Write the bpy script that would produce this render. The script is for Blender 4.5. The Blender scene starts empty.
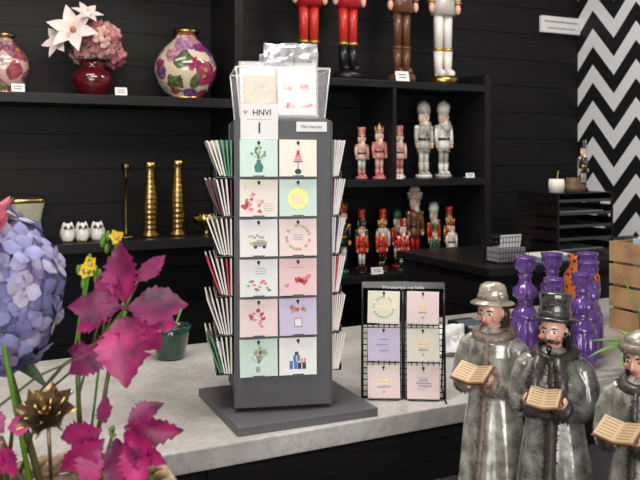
import bpy, bmesh, math, random
from mathutils import Vector, Matrix, Euler
R = random.Random(11)
PI = math.pi
YAW = math.radians(27)          # the shop (walls, counter) is turned 27 deg to the lens axis
CA, SA = math.cos(YAW), math.sin(YAW)
I4 = Matrix.Identity(4)
def W(u, v, z): return Vector((u*CA - v*SA, u*SA + v*CA, z))
def T(x, y, z): return Matrix.Translation((x, y, z))
def RX(a): return Matrix.Rotation(math.radians(a), 4, 'X')
def RY(a): return Matrix.Rotation(math.radians(a), 4, 'Y')
def RZ(a): return Matrix.Rotation(math.radians(a), 4, 'Z')
bpy.context.scene.view_settings.view_transform = 'Standard'

# ------------------------------------------------------------------ materials
MC = {}
def mat(name, col, rough=.5, metal=0, var=.12, scale=30, coat=0, trans=0, bump=0, sss=0, ior=1.45, spec=.5, emis=0):
    if name in MC: return MC[name]
    m = bpy.data.materials.new(name); m.use_nodes = True
    nt = m.node_tree; N = nt.nodes; L = nt.links
    p = N['Principled BSDF']
    tc = N.new('ShaderNodeTexCoord'); nz = N.new('ShaderNodeTexNoise')
    nz.inputs['Scale'].default_value = scale; nz.inputs['Detail'].default_value = 4
    L.new(tc.outputs['Object'], nz.inputs['Vector'])
    cr = N.new('ShaderNodeValToRGB')
    cr.color_ramp.elements[0].position = .3; cr.color_ramp.elements[1].position = .7
    cr.color_ramp.elements[0].color = tuple(max(0, c*(1-var)) for c in col) + (1,)
    cr.color_ramp.elements[1].color = tuple(min(1, c*(1+var)) for c in col) + (1,)
    L.new(nz.outputs['Fac'], cr.inputs['Fac']); L.new(cr.outputs['Color'], p.inputs['Base Color'])
    p.inputs['Roughness'].default_value = rough; p.inputs['Metallic'].default_value = metal
    p.inputs['Coat Weight'].default_value = coat; p.inputs['Coat Roughness'].default_value = .08
    p.inputs['Transmission Weight'].default_value = trans; p.inputs['IOR'].default_value = ior
    p.inputs['Specular IOR Level'].default_value = spec
    if sss:
        p.inputs['Subsurface Weight'].default_value = sss
        p.inputs['Subsurface Radius'].default_value = (.01, .005, .005)
    if bump:
        bp = N.new('ShaderNodeBump'); bp.inputs['Strength'].default_value = bump; bp.inputs['Distance'].default_value = .002
        L.new(nz.outputs['Fac'], bp.inputs['Height']); L.new(bp.outputs['Normal'], p.inputs['Normal'])
    if emis:
        p.inputs['Emission Color'].default_value = tuple(col)+(1,); p.inputs['Emission Strength'].default_value = emis
    MC[name] = m
    return m

def raw(name):
    m = bpy.data.materials.new(name); m.use_nodes = True
    nt = m.node_tree; p = nt.nodes['Principled BSDF']
    tc = nt.nodes.new('ShaderNodeTexCoord'); sp = nt.nodes.new('ShaderNodeSeparateXYZ')
    nt.links.new(tc.outputs['Object'], sp.inputs[0])
    return m, nt, p, tc, sp
def mth(nt, op, a, b=None, c=None):
    n = nt.nodes.new('ShaderNodeMath'); n.operation = op
    for i, x in enumerate((a, b, c)):
        if x is None: continue
        if isinstance(x, (int, float)): n.inputs[i].default_value = x
        else: nt.links.new(x, n.inputs[i])
    return n.outputs[0]
def ramp(nt, fac, stops, const=False):
    r = nt.nodes.new('ShaderNodeValToRGB'); cr = r.color_ramp
    if const: cr.interpolation = 'CONSTANT'
    while len(cr.elements) < len(stops): cr.elements.new(.5)
    for e, (pos, c) in zip(cr.elements, stops):
        e.position = pos; e.color = tuple(c)+(1,)
    nt.links.new(fac, r.inputs['Fac']); return r.outputs['Color']
def mix(nt, fac, a, b):
    n = nt.nodes.new('ShaderNodeMix'); n.data_type = 'RGBA'
    nt.links.new(fac, n.inputs[0])
    for k, x in ((6, a), (7, b)):
        if isinstance(x, tuple): n.inputs[k].default_value = x+(1,)
        else: nt.links.new(x, n.inputs[k])
    return n.outputs[2]

def plank_mat(name, pitch=.14, col=(.007, .0065, .007), rough=.55):
    m, nt, p, tc, sp = raw(name)
    f = mth(nt, 'FRACT', mth(nt, 'DIVIDE', sp.outputs['Z'], pitch))
    g = mth(nt, 'LESS_THAN', f, .05)
    nz = nt.nodes.new('ShaderNodeTexNoise'); mp = nt.nodes.new('ShaderNodeMapping')
    mp.inputs['Scale'].default_value = (2, 2, 40)
    nt.links.new(tc.outputs['Object'], mp.inputs[0]); nt.links.new(mp.outputs[0], nz.inputs['Vector'])
    nz.inputs['Scale'].default_value = 3; nz.inputs['Detail'].default_value = 6
    c = ramp(nt, nz.outputs['Fac'], [(.3, tuple(x*.6 for x in col)), (.75, tuple(x*1.7 for x in col))])
    nt.links.new(mix(nt, g, c, (.001, .001, .001)), p.inputs['Base Color'])
    p.inputs['Roughness'].default_value = rough; p.inputs['Specular IOR Level'].default_value = .25
    h = mth(nt, 'SUBTRACT', mth(nt, 'MULTIPLY', nz.outputs['Fac'], .2), g)
    bp = nt.nodes.new('ShaderNodeBump'); bp.inputs['Strength'].default_value = .6; bp.inputs['Distance'].default_value = .004
    nt.links.new(h, bp.inputs['Height']); nt.links.new(bp.outputs['Normal'], p.inputs['Normal'])
    return m
M_PLANK = plank_mat('black_planks')
M_PLANK2 = plank_mat('counter_front_planks', .11, (.009, .008, .009))

def chevron_mat():
    m, nt, p, tc, sp = raw('chevron_wallpaper')
    pp = mth(nt, 'PINGPONG', sp.outputs['Y'], .145)
    v = mth(nt, 'ADD', sp.outputs['Z'], mth(nt, 'MULTIPLY', pp, 1.15))
    f = mth(nt, 'FRACT', mth(nt, 'DIVIDE', v, .195))
    g = mth(nt, 'GREATER_THAN', f, .5)
    nt.links.new(mix(nt, g, (.008, .008, .009), (.88, .87, .88)), p.inputs['Base Color'])
    p.inputs['Roughness'].default_value = .55
    return m
def counter_mat():
    m, nt, p, tc, sp = raw('concrete_laminate')
    n1 = nt.nodes.new('ShaderNodeTexNoise'); n1.inputs['Scale'].default_value = 7; n1.inputs['Detail'].default_value = 9; n1.inputs['Roughness'].default_value = .62
    n2 = nt.nodes.new('ShaderNodeTexNoise'); n2.inputs['Scale'].default_value = 110; n2.inputs['Detail'].default_value = 3
    nt.links.new(tc.outputs['Object'], n1.inputs['Vector']); nt.links.new(tc.outputs['Object'], n2.inputs['Vector'])
    a = ramp(nt, n1.outputs['Fac'], [(.3, (.35, .325, .30)), (.5, (.47, .445, .42)), (.7, (.58, .56, .54))])
    b = ramp(nt, n2.outputs['Fac'], [(.35, (.6, .59, .58)), (.52, (1, 1, 1))])
    mm = nt.nodes.new('ShaderNodeMix'); mm.data_type = 'RGBA'; mm.blend_type = 'MULTIPLY'; mm.inputs[0].default_value = .4
    nt.links.new(a, mm.inputs[6]); nt.links.new(b, mm.inputs[7]); nt.links.new(mm.outputs[2], p.inputs['Base Color'])
    p.inputs['Roughness'].default_value = .30
    return m
def floral_mat(name, base, cols, scale=9, th=.6):
    m, nt, p, tc, sp = raw(name)
    nz = nt.nodes.new('ShaderNodeTexNoise'); nz.inputs['Scale'].default_value = 22
    nt.links.new(tc.outputs['Object'], nz.inputs['Vector'])
    ad = nt.nodes.new('ShaderNodeVectorMath'); ad.operation = 'MULTIPLY_ADD'
    nt.links.new(nz.outputs['Color'], ad.inputs[0]); ad.inputs[1].default_value = (.05, .05, .05); nt.links.new(tc.outputs['Object'], ad.inputs[2])
    vo = nt.nodes.new('ShaderNodeTexVoronoi'); vo.inputs['Scale'].default_value = scale
    nt.links.new(ad.outputs[0], vo.inputs['Vector'])
    g = mth(nt, 'LESS_THAN', vo.outputs['Distance'], th)
    s2 = nt.nodes.new('ShaderNodeSeparateColor'); nt.links.new(vo.outputs['Color'], s2.inputs[0])
    st = [(i/len(cols), c) for i, c in enumerate(cols)]
    c = ramp(nt, s2.outputs[0], st, True)
    v2 = nt.nodes.new('ShaderNodeTexVoronoi'); v2.inputs['Scale'].default_value = scale*4; nt.links.new(ad.outputs[0], v2.inputs['Vector'])
    dk = ramp(nt, v2.outputs['Distance'], [(.1, (1, 1, 1)), (.7, (.4, .3, .38))])
    mm = nt.nodes.new('ShaderNodeMix'); mm.data_type = 'RGBA'; mm.blend_type = 'MULTIPLY'; mm.inputs[0].default_value = .9
    nt.links.new(c, mm.inputs[6]); nt.links.new(dk, mm.inputs[7])
    ce = mth(nt, 'LESS_THAN', vo.outputs['Distance'], .14)
    col = mix(nt, ce, mm.outputs[2], (.5, .28, .04))
    nt.links.new(mix(nt, g, base, col), p.inputs['Base Color'])
    p.inputs['Roughness'].default_value = .15; p.inputs['Coat Weight'].default_value = .6
    return m
def glaze_mat(name, c0, c1, c2, metal=.25):
    m, nt, p, tc, sp = raw(name)
    nz = nt.nodes.new('ShaderNodeTexNoise'); nz.inputs['Scale'].default_value = 60; nz.inputs['Detail'].default_value = 5
    vo = nt.nodes.new('ShaderNodeTexNoise'); vo.inputs['Scale'].default_value = 700; vo.inputs['Detail'].default_value = 1
    for n in (nz, vo): nt.links.new(tc.outputs['Object'], n.inputs['Vector'])
    c = ramp(nt, nz.outputs['Fac'], [(.32, c0), (.5, c1), (.70, c2)])
    g = ramp(nt, vo.outputs['Fac'], [(.58, (0, 0, 0)), (.76, (.5, .5, .5))])
    nt.links.new(mix(nt, g, c, (.74, .73, .68)), p.inputs['Base Color'])
    p.inputs['Metallic'].default_value = metal; p.inputs['Roughness'].default_value = .26
    p.inputs['Coat Weight'].default_value = 1; p.inputs['Coat Roughness'].default_value = .07
    bp = nt.nodes.new('ShaderNodeBump'); bp.inputs['Strength'].default_value = .4; bp.inputs['Distance'].default_value = .0018
    nt.links.new(nz.outputs['Fac'], bp.inputs['Height']); nt.links.new(bp.outputs['Normal'], p.inputs['Normal'])
    return m

BLACK = mat('black_paint', (.008, .008, .009), .45, spec=.3)
BLKG = mat('black_gloss', (.007, .007, .008), .25)
GREY = mat('tower_grey', (.082, .081, .088), .5, var=.04)
GREY2 = mat('base_grey', (.115, .112, .122), .40, var=.06)
WHITE = mat('white_card', (.83, .81, .79), .6, var=.03)
IVORY = mat('ivory_card', (.83, .78, .67), .6, var=.03)
MINT = mat('mint_card', (.61, .76, .68), .6, var=.03)
PINK = mat('pink_card', (.83, .58, .58), .6, var=.03)
LPINK = mat('blush_card', (.85, .69, .66), .6, var=.03)
LILAC = mat('lilac_card', (.63, .55, .73), .6, var=.03)
RED = mat('red_ink', (.60, .04, .06), .5)
CORAL = mat('coral_ink', (.75, .24, .22), .5)
HOT = mat('pink_ink', (.72, .26, .36), .5)
GREEN = mat('green_ink', (.10, .28, .16), .5)
LGREEN = mat('light_green_ink', (.34, .50, .26), .5)
YELL = mat('yellow_ink', (.8, .56, .08), .5)
GOLDI = mat('gold_foil', (.72, .49, .15), .35, metal=.3)
BLUE = mat('blue_ink', (.08, .16, .42), .5)
LBLUE = mat('light_blue_ink', (.35, .52, .66), .5)
INK = mat('dark_ink', (.03, .03, .04), .5)
GINK = mat('grey_ink', (.33, .33, .36), .5)
BROWN = mat('brown', (.16, .07, .035), .5)
SKIN = mat('porcelain_skin', (.70, .41, .30), .25, coat=.6, var=.05)
WSKIN = mat('painted_wood_skin', (.72, .4, .27), .35, var=.04)
GOLD = mat('brass', (.52, .35, .12), .28, metal=1, var=.1)
CHAMP = mat('champagne_glaze', (.46, .44, .33), .3, metal=.1, coat=.5)
WGL = mat('white_glaze', (.82, .79, .75), .2, coat=.6, var=.03)
STEEL = mat('steel', (.5, .5, .52), .3, metal=1)

# ------------------------------------------------------------------ mesh builder
class B:
    def __init__(s): s.v = []; s.f = []; s.fm = []; s.fs = []; s.m = []
    def mi(s, m):
        if m not in s.m: s.m.append(m)
        return s.m.index(m)
    def add(s, V, F, m, M=I4, smooth=False):
        o = len(s.v); k = s.mi(m)
        s.v += [M @ Vector(p) for p in V]
        for f in F:
            s.f.append([i+o for i in f]); s.fm.append(k); s.fs.append(smooth)
    def box(s, c, sz, m, M=I4, bev=0):
        x, y, z = [a/2 for a in sz]
        if bev <= 0:
            V = [(c[0]+a*x, c[1]+b*y, c[2]+d*z) for a in (-1, 1) for b in (-1, 1) for d in (-1, 1)]
            s.add(V, [(0, 1, 3, 2), (4, 6, 7, 5), (0, 4, 5, 1), (2, 3, 7, 6), (0, 2, 6, 4), (1, 5, 7, 3)], m, M)
        else:
            bm = bmesh.new(); bmesh.ops.create_cube(bm, size=1)
            for v in bm.verts: v.co = Vector((v.co.x*sz[0]+c[0], v.co.y*sz[1]+c[1], v.co.z*sz[2]+c[2]))
            bmesh.ops.bevel(bm, geom=bm.edges[:], offset=bev, segments=2, affect='EDGES', profile=.6)
            bm.verts.index_update()
            s.add([v.co[:] for v in bm.verts], [[v.index for v in f.verts] for f in bm.faces], m, M)
            bm.free()
    def lathe(s, prof, m, M=I4, seg=24, fn=None, sy=1, smooth=True):
        V = []; F = []; rings = []
        for r, z in prof:
            if r < 1e-6: rings.append([len(V)]); V.append((0, 0, z))
            else:
                ring = []
                for i in range(seg):
                    a = 2*PI*i/seg; rr = fn(a, z, r) if fn else r
                    ring.append(len(V)); V.append((rr*math.cos(a), rr*math.sin(a)*sy, z))
                rings.append(ring)
        for A, C in zip(rings, rings[1:]):
            for i in range(seg):
                j = (i+1) % seg
                if len(A) == 1 and len(C) == 1: continue
                if len(A) == 1: F.append((A[0], C[j], C[i]))
                elif len(C) == 1: F.append((A[i], A[j], C[0]))
                else: F.append((A[i], A[j], C[j], C[i]))
        if len(rings[0]) > 1: F.append(rings[0][::-1])
        if len(rings[-1]) > 1: F.append(rings[-1])
        s.add(V, F, m, M, smooth)
    def sph(s, c, r, m, M=I4, seg=14, n=8, smooth=True):
        if isinstance(r, (int, float)): r = (r, r, r)
        prof = [(math.sin(PI*i/n), -math.cos(PI*i/n)) for i in range(n+1)]
        prof[0] = (0, -1); prof[-1] = (0, 1)
        s.lathe(prof, m, M @ T(*c) @ Matrix.Diagonal((r[0], r[1], r[2], 1)), seg, smooth=smooth)
    def tube(s, pts, rad, m, M=I4, seg=8, smooth=True, flat=1):
        pts = [Vector(p) for p in pts]
        if isinstance(rad, (int, float)): rad = [rad]*len(pts)
        V = []; F = []; prev = None
        for i, p in enumerate(pts):
            t = (pts[min(i+1, len(pts)-1)] - pts[max(i-1, 0)])
            t = t.normalized() if t.length > 1e-9 else Vector((0, 0, 1))
            if prev is None:
                up = Vector((0, 0, 1)) if abs(t.z) < .9 else Vector((0, 1, 0))
                x = t.cross(up).normalized()
            else:
                x = prev - t*prev.dot(t); x = x.normalized() if x.length > 1e-9 else prev
            prev = x; y = t.cross(x)
            for k in range(seg):
                a = 2*PI*k/seg
                V.append(p + x*math.cos(a)*rad[i] + y*math.sin(a)*rad[i]*flat)
        for i in range(len(pts)-1):
            for k in range(seg):
                j = (k+1) % seg
                F.append((i*seg+k, i*seg+j, (i+1)*seg+j, (i+1)*seg+k))
        F.append(tuple(range(seg))[::-1]); F.append(tuple((len(pts)-1)*seg+k for k in range(seg)))
        s.add(V, F, m, M, smooth)
    def poly(s, pts, m, M=I4):      # flat polygon in local XZ plane facing -y
        s.add([(x, 0, z) for x, z in pts], [tuple(range(len(pts)))], m, M)
    def leaf(s, base, d, nrm, L, Wd, m, curl=.25, rag=0, n=8, fold=.25, pw=.8, M=I4):
        base = Vector(base); d = Vector(d).normalized(); nrm = Vector(nrm)
        sd = d.cross(nrm).normalized(); nn = sd.cross(d).normalized()
        V = []; F = []
        for i in range(n+1):
            t = i/n
            w = Wd*max(.04, math.sin(PI*min(1, t**pw)))*(1+(rag*(1 if i % 2 else -1)*R.uniform(.5, 1.2)))
            c = base + d*L*t - nn*(curl*L*t*t)
            wl, wr = w*R.uniform(1-rag, 1+rag), w*R.uniform(1-rag, 1+rag)
            rip = nn*(rag*w*R.uniform(-1, 1)); rip2 = nn*(rag*w*R.uniform(-1, 1))
            V += [c - sd*wl + nn*(fold*w)+rip, c - sd*w*.5+nn*(fold*w*.25), c, c + sd*w*.5+nn*(fold*w*.25), c + sd*wr + nn*(fold*w)+rip2]
        for i in range(n):
            for k in range(4):
                a = i*5+k; F.append((a, a+1, a+6, a+5))
        s.add(V, F, m, M, True)
    def fur(s, pts, rad, n, m, L=.006, down=.4, M=I4, w=.0012):
        pts = [Vector(p) for p in pts]
        V = []; F = []
        for _ in range(n):
            k = R.random()*(len(pts)-1); i = int(k); p = pts[i].lerp(pts[min(i+1, len(pts)-1)], k-i)
            d = Vector((R.gauss(0, 1), R.gauss(0, 1), R.gauss(0, 1))).normalized()
            b0 = p + d*rad*.8; tip = p + d*(rad+L*R.uniform(.5, 1)) + Vector((0, 0, -down*L))
            x = d.orthogonal().normalized(); y = d.cross(x); o = len(V)
            for a in (0, 2.1, 4.2): V.append(b0 + (x*math.cos(a)+y*math.sin(a))*w)
            V.append(tip); F += [(o, o+1, o+3), (o+1, o+2, o+3), (o+2, o, o+3)]
        s.add(V, F, m, M, True)
    def obj(s, name, loc=(0, 0, 0), rz=0, parent=None, scale=1, recalc=True, rot=None):
        me = bpy.data.meshes.new(name); me.from_pydata([tuple(v) for v in s.v], [], s.f)
        for m in s.m: me.materials.append(m)
        for p, k, sm in zip(me.polygons, s.fm, s.fs): p.material_index = k; p.use_smooth = sm
        if recalc:
            bm = bmesh.new(); bm.from_mesh(me); bmesh.ops.recalc_face_normals(bm, faces=bm.faces[:]); bm.to_mesh(me); bm.free()
        me.update()
        o = bpy.data.objects.new(name, me); bpy.context.scene.collection.objects.link(o)
        o.location = loc; o.rotation_euler = rot if rot else (0, 0, rz); o.scale = (scale,)*3
        if parent: o.parent = parent
        return o
def text(name, st, size, loc, m, parent, align='CENTER', bold=0):
    c = bpy.data.curves.new(name, 'FONT'); c.body = st; c.size = size; c.align_x = align; c.extrude = .0002; c.offset = bold
    c.materials.append(m)
    o = bpy.data.objects.new(name, c); bpy.context.scene.collection.objects.link(o)
    o.location = loc; o.rotation_euler = (PI/2, 0, 0); o.parent = parent
    return o

# ------------------------------------------------------------------ room shell
U0, U1, V0, V1, HC = -2.6, 3.284, -2.0, 3.3, 2.75
def shell(name, c, sz, m):
    b = B(); b.box(c, sz, m); return b.obj(name, rz=YAW)
FLOORM = mat('floor_tiles', (.16, .15, .14), .4, scale=4)
CEILM = mat('ceiling_plaster', (.35, .34, .33), .9, var=.03)
WALLM = mat('plaster_wall', (.25, .24, .23), .8, var=.04)
shell('floor', ((U0+U1)/2, (V0+V1)/2, -.05), (U1-U0+.4, V1-V0+.4, .1), FLOORM)
shell('ceiling', ((U0+U1)/2, (V0+V1)/2, HC+.05), (U1-U0+.4, V1-V0+.4, .1), CEILM)
shell('wall_back', ((U0+U1)/2, V1+.05, HC/2), (U1-U0, .1, HC), M_PLANK)
shell('wall_right', (U1+.05, (V0+V1)/2, HC/2), (.1, V1-V0, HC), chevron_mat())
shell('wall_left', (U0-.05, (V0+V1)/2, HC/2), (.1, V1-V0, HC), WALLM)
b = B()   # shop front with window opening
b.box(((U0+U1)/2, V0-.05, .3), (U1-U0, .1, .6), WALLM); b.box(((U0+U1)/2, V0-.05, HC-.12), (U1-U0, .1, .24), WALLM)
b.box((U0+.3, V0-.05, 1.55), (.6, .1, 1.92), WALLM); b.box((U1-.3, V0-.05, 1.55), (.6, .1, 1.92), WALLM)
b.obj('wall_front', rz=YAW)
b = B()
for x in (U0+.6, .34, U1-.6): b.box((x, V0-.05, 1.555), (.06, .08, 1.91), BLACK)
for z in (.62, 2.49): b.box(((U0+U1)/2, V0-.05, z), (U1-U0-1.2, .08, .05), BLACK)
b.obj('window_1', rz=YAW)
b = B(); b.box(((U0+U1)/2, V1-.008, .05), (U1-U0, .016, .1), BLACK); b.obj('baseboard_back', rz=YAW)

# ------------------------------------------------------------------ shelving
SH = mat('shelf_black', (.011, .0105, .011), .42, var=.2, scale=12, spec=.35)
b = B()
for z in (1.683, 1.136, 2.25, .55):
    b.box(((-1.2+1.15)/2, 3.145, z-.018), (2.35, .29, .036), SH, bev=.002)
for u in (-1.2, 1.165): b.box((u, 3.145, 1.2), (.034, .29, 2.4), SH, bev=.002)
b.obj('display_shelf', rz=YAW)
b = B()
for z in (1.789, 1.352, .935, .5):
    b.box(((1.184+2.40)/2, 3.145, z-.016), (1.214, .29, .032), SH, bev=.002)
for u in (1.90,): b.box((u, 3.145, 1.555), (.018, .288, .41), SH)
b.box((2.417, 3.145, .92), (.034, .29, 1.84), SH, bev=.002)
b.box((1.2, 3.145, .92), (.032, .29, 1.84), SH, bev=.002)
b.obj('display_shelf', rz=YAW)

# ------------------------------------------------------------------ counter
b = B()
b.box((.45, 1.706, .93), (4.1, .748, .04), counter_mat(), bev=.003)
b.box((.45, 1.72, .455), (4.04, .66, .91), M_PLANK2)
for u in (-1.5, -.5, .5, 1.5, 2.4): b.box((u, 1.385, .455), (.05, .012, .9), BLACK)
b.obj('shop_counter', rz=YAW)
b = B()   # low black display table in front
b.box((.45, .765, .915), (2.1, .63, .03), BLKG, bev=.003)
for u in (-.53, 1.43):
    for v in (.5, 1.03): b.box((u, v, .45), (.05, .05, .9), BLACK, bev=.003)
b.box((.45, .765, .3), (1.96, .56, .02), BLACK)
b.obj('display_table', rz=YAW)
b = B()   # side cabinet behind the counter, right
b.box((2.56, 2.6, 1.035), (1.42, .62, .03), SH, bev=.002)
b.box((2.56, 2.6, .51), (1.38, .58, 1.02), M_PLANK2)
for u in (2.1, 2.56, 3.02):
    b.box((u, 2.305, .55), (.42, .012, .85), SH, bev=.002); b.tube([(u-.05, 2.29, .85), (u+.05, 2.29, .85)], .006, STEEL)
b.obj('side_cabinet', rz=YAW)

# ------------------------------------------------------------------ motifs for cards
def disc(b, x, z, r, m, M, n=14, sx=1):
    b.poly([(x+math.cos(2*PI*i/n)*r*sx, z+math.sin(2*PI*i/n)*r) for i in range(n)], m, M)
def rect(b, x, z, w, h, m, M, a=0):
    c, s = math.cos(a), math.sin(a)
    b.poly([(x+c*p-s*q, z+s*p+c*q) for p, q in ((-w/2, -h/2), (w/2, -h/2), (w/2, h/2), (-w/2, h/2))], m, M)
def heart(b, x, z, r, m, M, a=0):
    pts = []
    for i in range(18):
        t = 2*PI*i/18
        hx = math.sin(t)**3*r; hz = (13*math.cos(t)-5*math.cos(2*t)-2*math.cos(3*t)-math.cos(4*t))/16*r
        pts.append((x+hx*math.cos(a)-hz*math.sin(a), z+hx*math.sin(a)+hz*math.cos(a)))
    b.poly(pts[::-1], m, M)
def flower(b, x, z, r, m, M, cm=YELL):
    for k in range(5):
        a = k*2*PI/5+.3; disc(b, x+math.cos(a)*r*.6, z+math.sin(a)*r*.6, r*.45, m, M, 8)
    disc(b, x, z, r*.3, cm, M @ T(0, -.0002, 0), 8)
def motif(b, k, M, s):    # s = half card size
    L1 = M @ T(0, -.0002, 0); L2 = M @ T(0, -.0004, 0)
    if k == 'vase':
        b.poly([(-.18*s, -.75*s), (.18*s, -.75*s), (.25*s, -.45*s), (.10*s, -.2*s), (.13*s, -.1*s), (-.13*s, -.1*s), (-.10*s, -.2*s), (-.25*s, -.45*s)], mat('teal_ink', (.04, .18, .15)), L1)
        for i in range(14):
            a = R.uniform(.5, 2.6); r = s*R.uniform(.3, .7)
            rect(b, math.cos(a)*r*.5, math.sin(a)*r*.5-.08*s, s*.025, r, GREEN, L1, a-PI/2)
            disc(b, math.cos(a)*r, math.sin(a)*r-.08*s, s*.07, R.choice([LGREEN, GREEN, BROWN, WHITE]), L2, 8)
    elif k == 'cake':
        rect(b, 0, -.45*s, .04*s, .5*s, INK, L1); rect(b, 0, -.2*s, .5*s, .05*s, INK, L1); disc(b, 0, -.72*s, .15*s, INK, L1, 12, 1.2)
        for i, (w, z, m) in enumerate(((.42, -.08, HOT), (.32, .08, CORAL), (.2, .22, RED))): rect(b, 0, z*s, w*s, .14*s, m, L1)
        disc(b, 0, .35*s, .08*s, RED, L2)
    elif k == 'petals':
        for i in range(15):
            x, z = R.uniform(-.75, .2)*s, R.uniform(-.7, .6)*s
            heart(b, x, z, s*R.uniform(.10, .20), R.choice([RED, CORAL, HOT, PINK]), L1, R.uniform(0, 6))
        for i in range(4): rect(b, .5*s, (-.3-.12*i)*s, .5*s, .025*s, GINK, L1)
    elif k == 'gold':
        disc(b, 0, -.05*s, .55*s, GOLDI, L1, 28)
        for i in range(3): disc(b, R.uniform(-.8, .8)*s, .8*s, .04*s, GOLDI, L1, 8)
    elif k == 'bus':
        rect(b, .05*s, -.33*s, .75*s, .26*s, GINK, L1); rect(b, .1*s, -.16*s, .45*s, .13*s, mat('cream_ink', (.6, .5, .32)), L1)
        disc(b, -.18*s, -.48*s, .09*s, INK, L2); disc(b, .28*s, -.48*s, .09*s, INK, L2)
        for i in range(6): flower(b, (-.5+.14*i)*s, (.08+R.uniform(-.1, .1))*s, .07*s, R.choice([GINK, LGREEN, YELL]), L1)
        disc(b, -.40*s, -.28*s, .1*s, YELL, L2)
    elif k == 'wreath':
        for i in range(22):
            a = 2*PI*i/22; flower(b, math.cos(a)*.62*s, math.sin(a)*.62*s, .09*s, R.choice([CORAL, LGREEN, LGREEN, PINK, WHITE]), L1)
        for i in range(3): rect(b, 0, (.12-.12*i)*s, .5*s, .03*s, GINK, L1)
    elif k == 'sprig':
        for i in range(12):
            x = (-.55+.1*i)*s; z = (-.1+.25*math.sin(i))*s; disc(b, x, z-.3*s, .07*s, R.choice([LGREEN, GREEN, CORAL]), L1, 8, 1.5)
        for i in range(3): rect(b, .1*s, (.5-.14*i)*s, .6*s, .03*s, GINK, L1)
    elif k == 'hearts2':
        for i in range(7):
            heart(b, R.uniform(-.7, .7)*s, R.uniform(-.5, .1)*s, s*R.uniform(.12, .22), R.choice([CORAL, HOT, RED]), L1, R.uniform(-.5, .5))
        rect(b, 0, .5*s, .8*s, .03*s, GINK, L1)
    elif k == 'hearts':
        for i in range(18):
            a = R.uniform(0, 6.28); r = R.uniform(.1, .5)*s
            heart(b, math.cos(a)*r, math.sin(a)*r, s*.10, R.choice([RED, CORAL, HOT]), L1, R.uniform(-.5, .5))
    elif k == 'jar':
        rect(b, 0, -.3*s, .45*s, .5*s, GINK, L1); rect(b, 0, -.3*s, .34*s, .36*s, WHITE, L2)
        for i in range(9): flower(b, R.uniform(-.4, .4)*s, R.uniform(.05, .55)*s, .11*s, R.choice([HOT, RED, LGREEN, BLUE]), L1)
    elif k == 'bouquet':
        for i in range(10):
            a = R.uniform(.3, 2.8); r = s*R.uniform(.3, .8)
            rect(b, math.cos(a)*r*.5, math.sin(a)*r*.5-.3*s, s*.025, r, GREEN, L1, a-PI/2)
            flower(b, math.cos(a)*r, math.sin(a)*r-.3*s, s*.11, R.choice([CORAL, HOT, BLUE, WHITE, LGREEN]), L2)
        rect(b, -.05*s, -.6*s, .22*s, .28*s, GINK, L1)
    elif k == 'gifts':
        for x, z, w, h, m in ((-.25, -.45, .42, .42, BLUE), (.2, -.5, .45, .34, INK), (-.08, -.10, .36, .32, BLUE), (.28, -.22, .28, .22, CORAL)):
            rect(b, x*s, z*s, w*s, h*s, m, L1); rect(b, x*s, z*s, .04*s, h*s, WHITE, L2)
        disc(b, -.08*s, .14*s, .11*s, INK, L1, 10)
    elif k == 'script':
        for i in range(3):
            w = R.uniform(.5, .9)
            rect(b, 0, (.1-.2*i)*s, w*s, .06*s, GOLDI if i < 2 else GINK, L1, .05)
        disc(b, 0, -.6*s, .07*s, HOT, L1)
    elif k == 'bold':
        for i in range(5):
            rect(b, R.uniform(-.1, .1)*s, (.3-.17*i)*s, R.uniform(.5, .95)*s, .06*s, R.choice([GINK, GINK, LILAC]), L1)
    elif k == 'ring':
        for i in range(24):
            a = 2*PI*i/24; disc(b, math.cos(a)*.62*s, math.sin(a)*.62*s, .06*s, R.choice([LGREEN, LGREEN, GOLDI]), L1, 6, 1.3)
        rect(b, 0, 0, .6*s, .07*s, GOLDI, L1); rect(b, 0, -.18*s, .45*s, .05*s, GOLDI, L1)

# ------------------------------------------------------------------ card display tower
TX, TY = -.086, 1.638
tower = bpy.data.objects.new('card_display_stand', None); bpy.context.scene.collection.objects.link(tower)
tower.location = (TX, TY, .95); tower.rotation_euler = (0, 0, math.radians(10))
HW = .0935; ZT = .578
b = B()
Mb = T(.012, -.014, 0) @ RZ(14)
b.box((0, 0, .0085), (.286, .268, .017), GREY2, Mb, bev=.002)
b.lathe([(.06, .017), (.06, .024), (.05, .026)], BLACK, seg=28)
b.box((0, 0, (ZT+.024)/2), (HW*2, HW*2, ZT-.024), GREY, bev=.0025)
b.box((0, 0, ZT+.001), (HW*2-.012, HW*2-.012, .003), GREY2)
for sx in (-1, 1):
    for sy in (-1, 1):
        b.box((sx*(HW+.0008), sy*(HW-.006), (ZT+.024)/2), (.0016, .012, ZT-.03), GREY2)
b.obj('body', parent=tower)
ledge = mat('ledge_grey', (.07, .07, .075), .4)
kinds = [('vase', MINT, 'cake', IVORY), ('petals', IVORY, 'gold', MINT), ('bus', WHITE, 'wreath', LPINK),
         ('sprig', WHITE, 'hearts2', PINK), ('hearts', LPINK, 'jar', LILAC), ('bouquet', MINT, 'gifts', WHITE)]
b = B()
ROW = [.504 - i*.0764 for i in range(6)]
CX = (-.0495, .0265); CW = .0725; CH = .071
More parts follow.
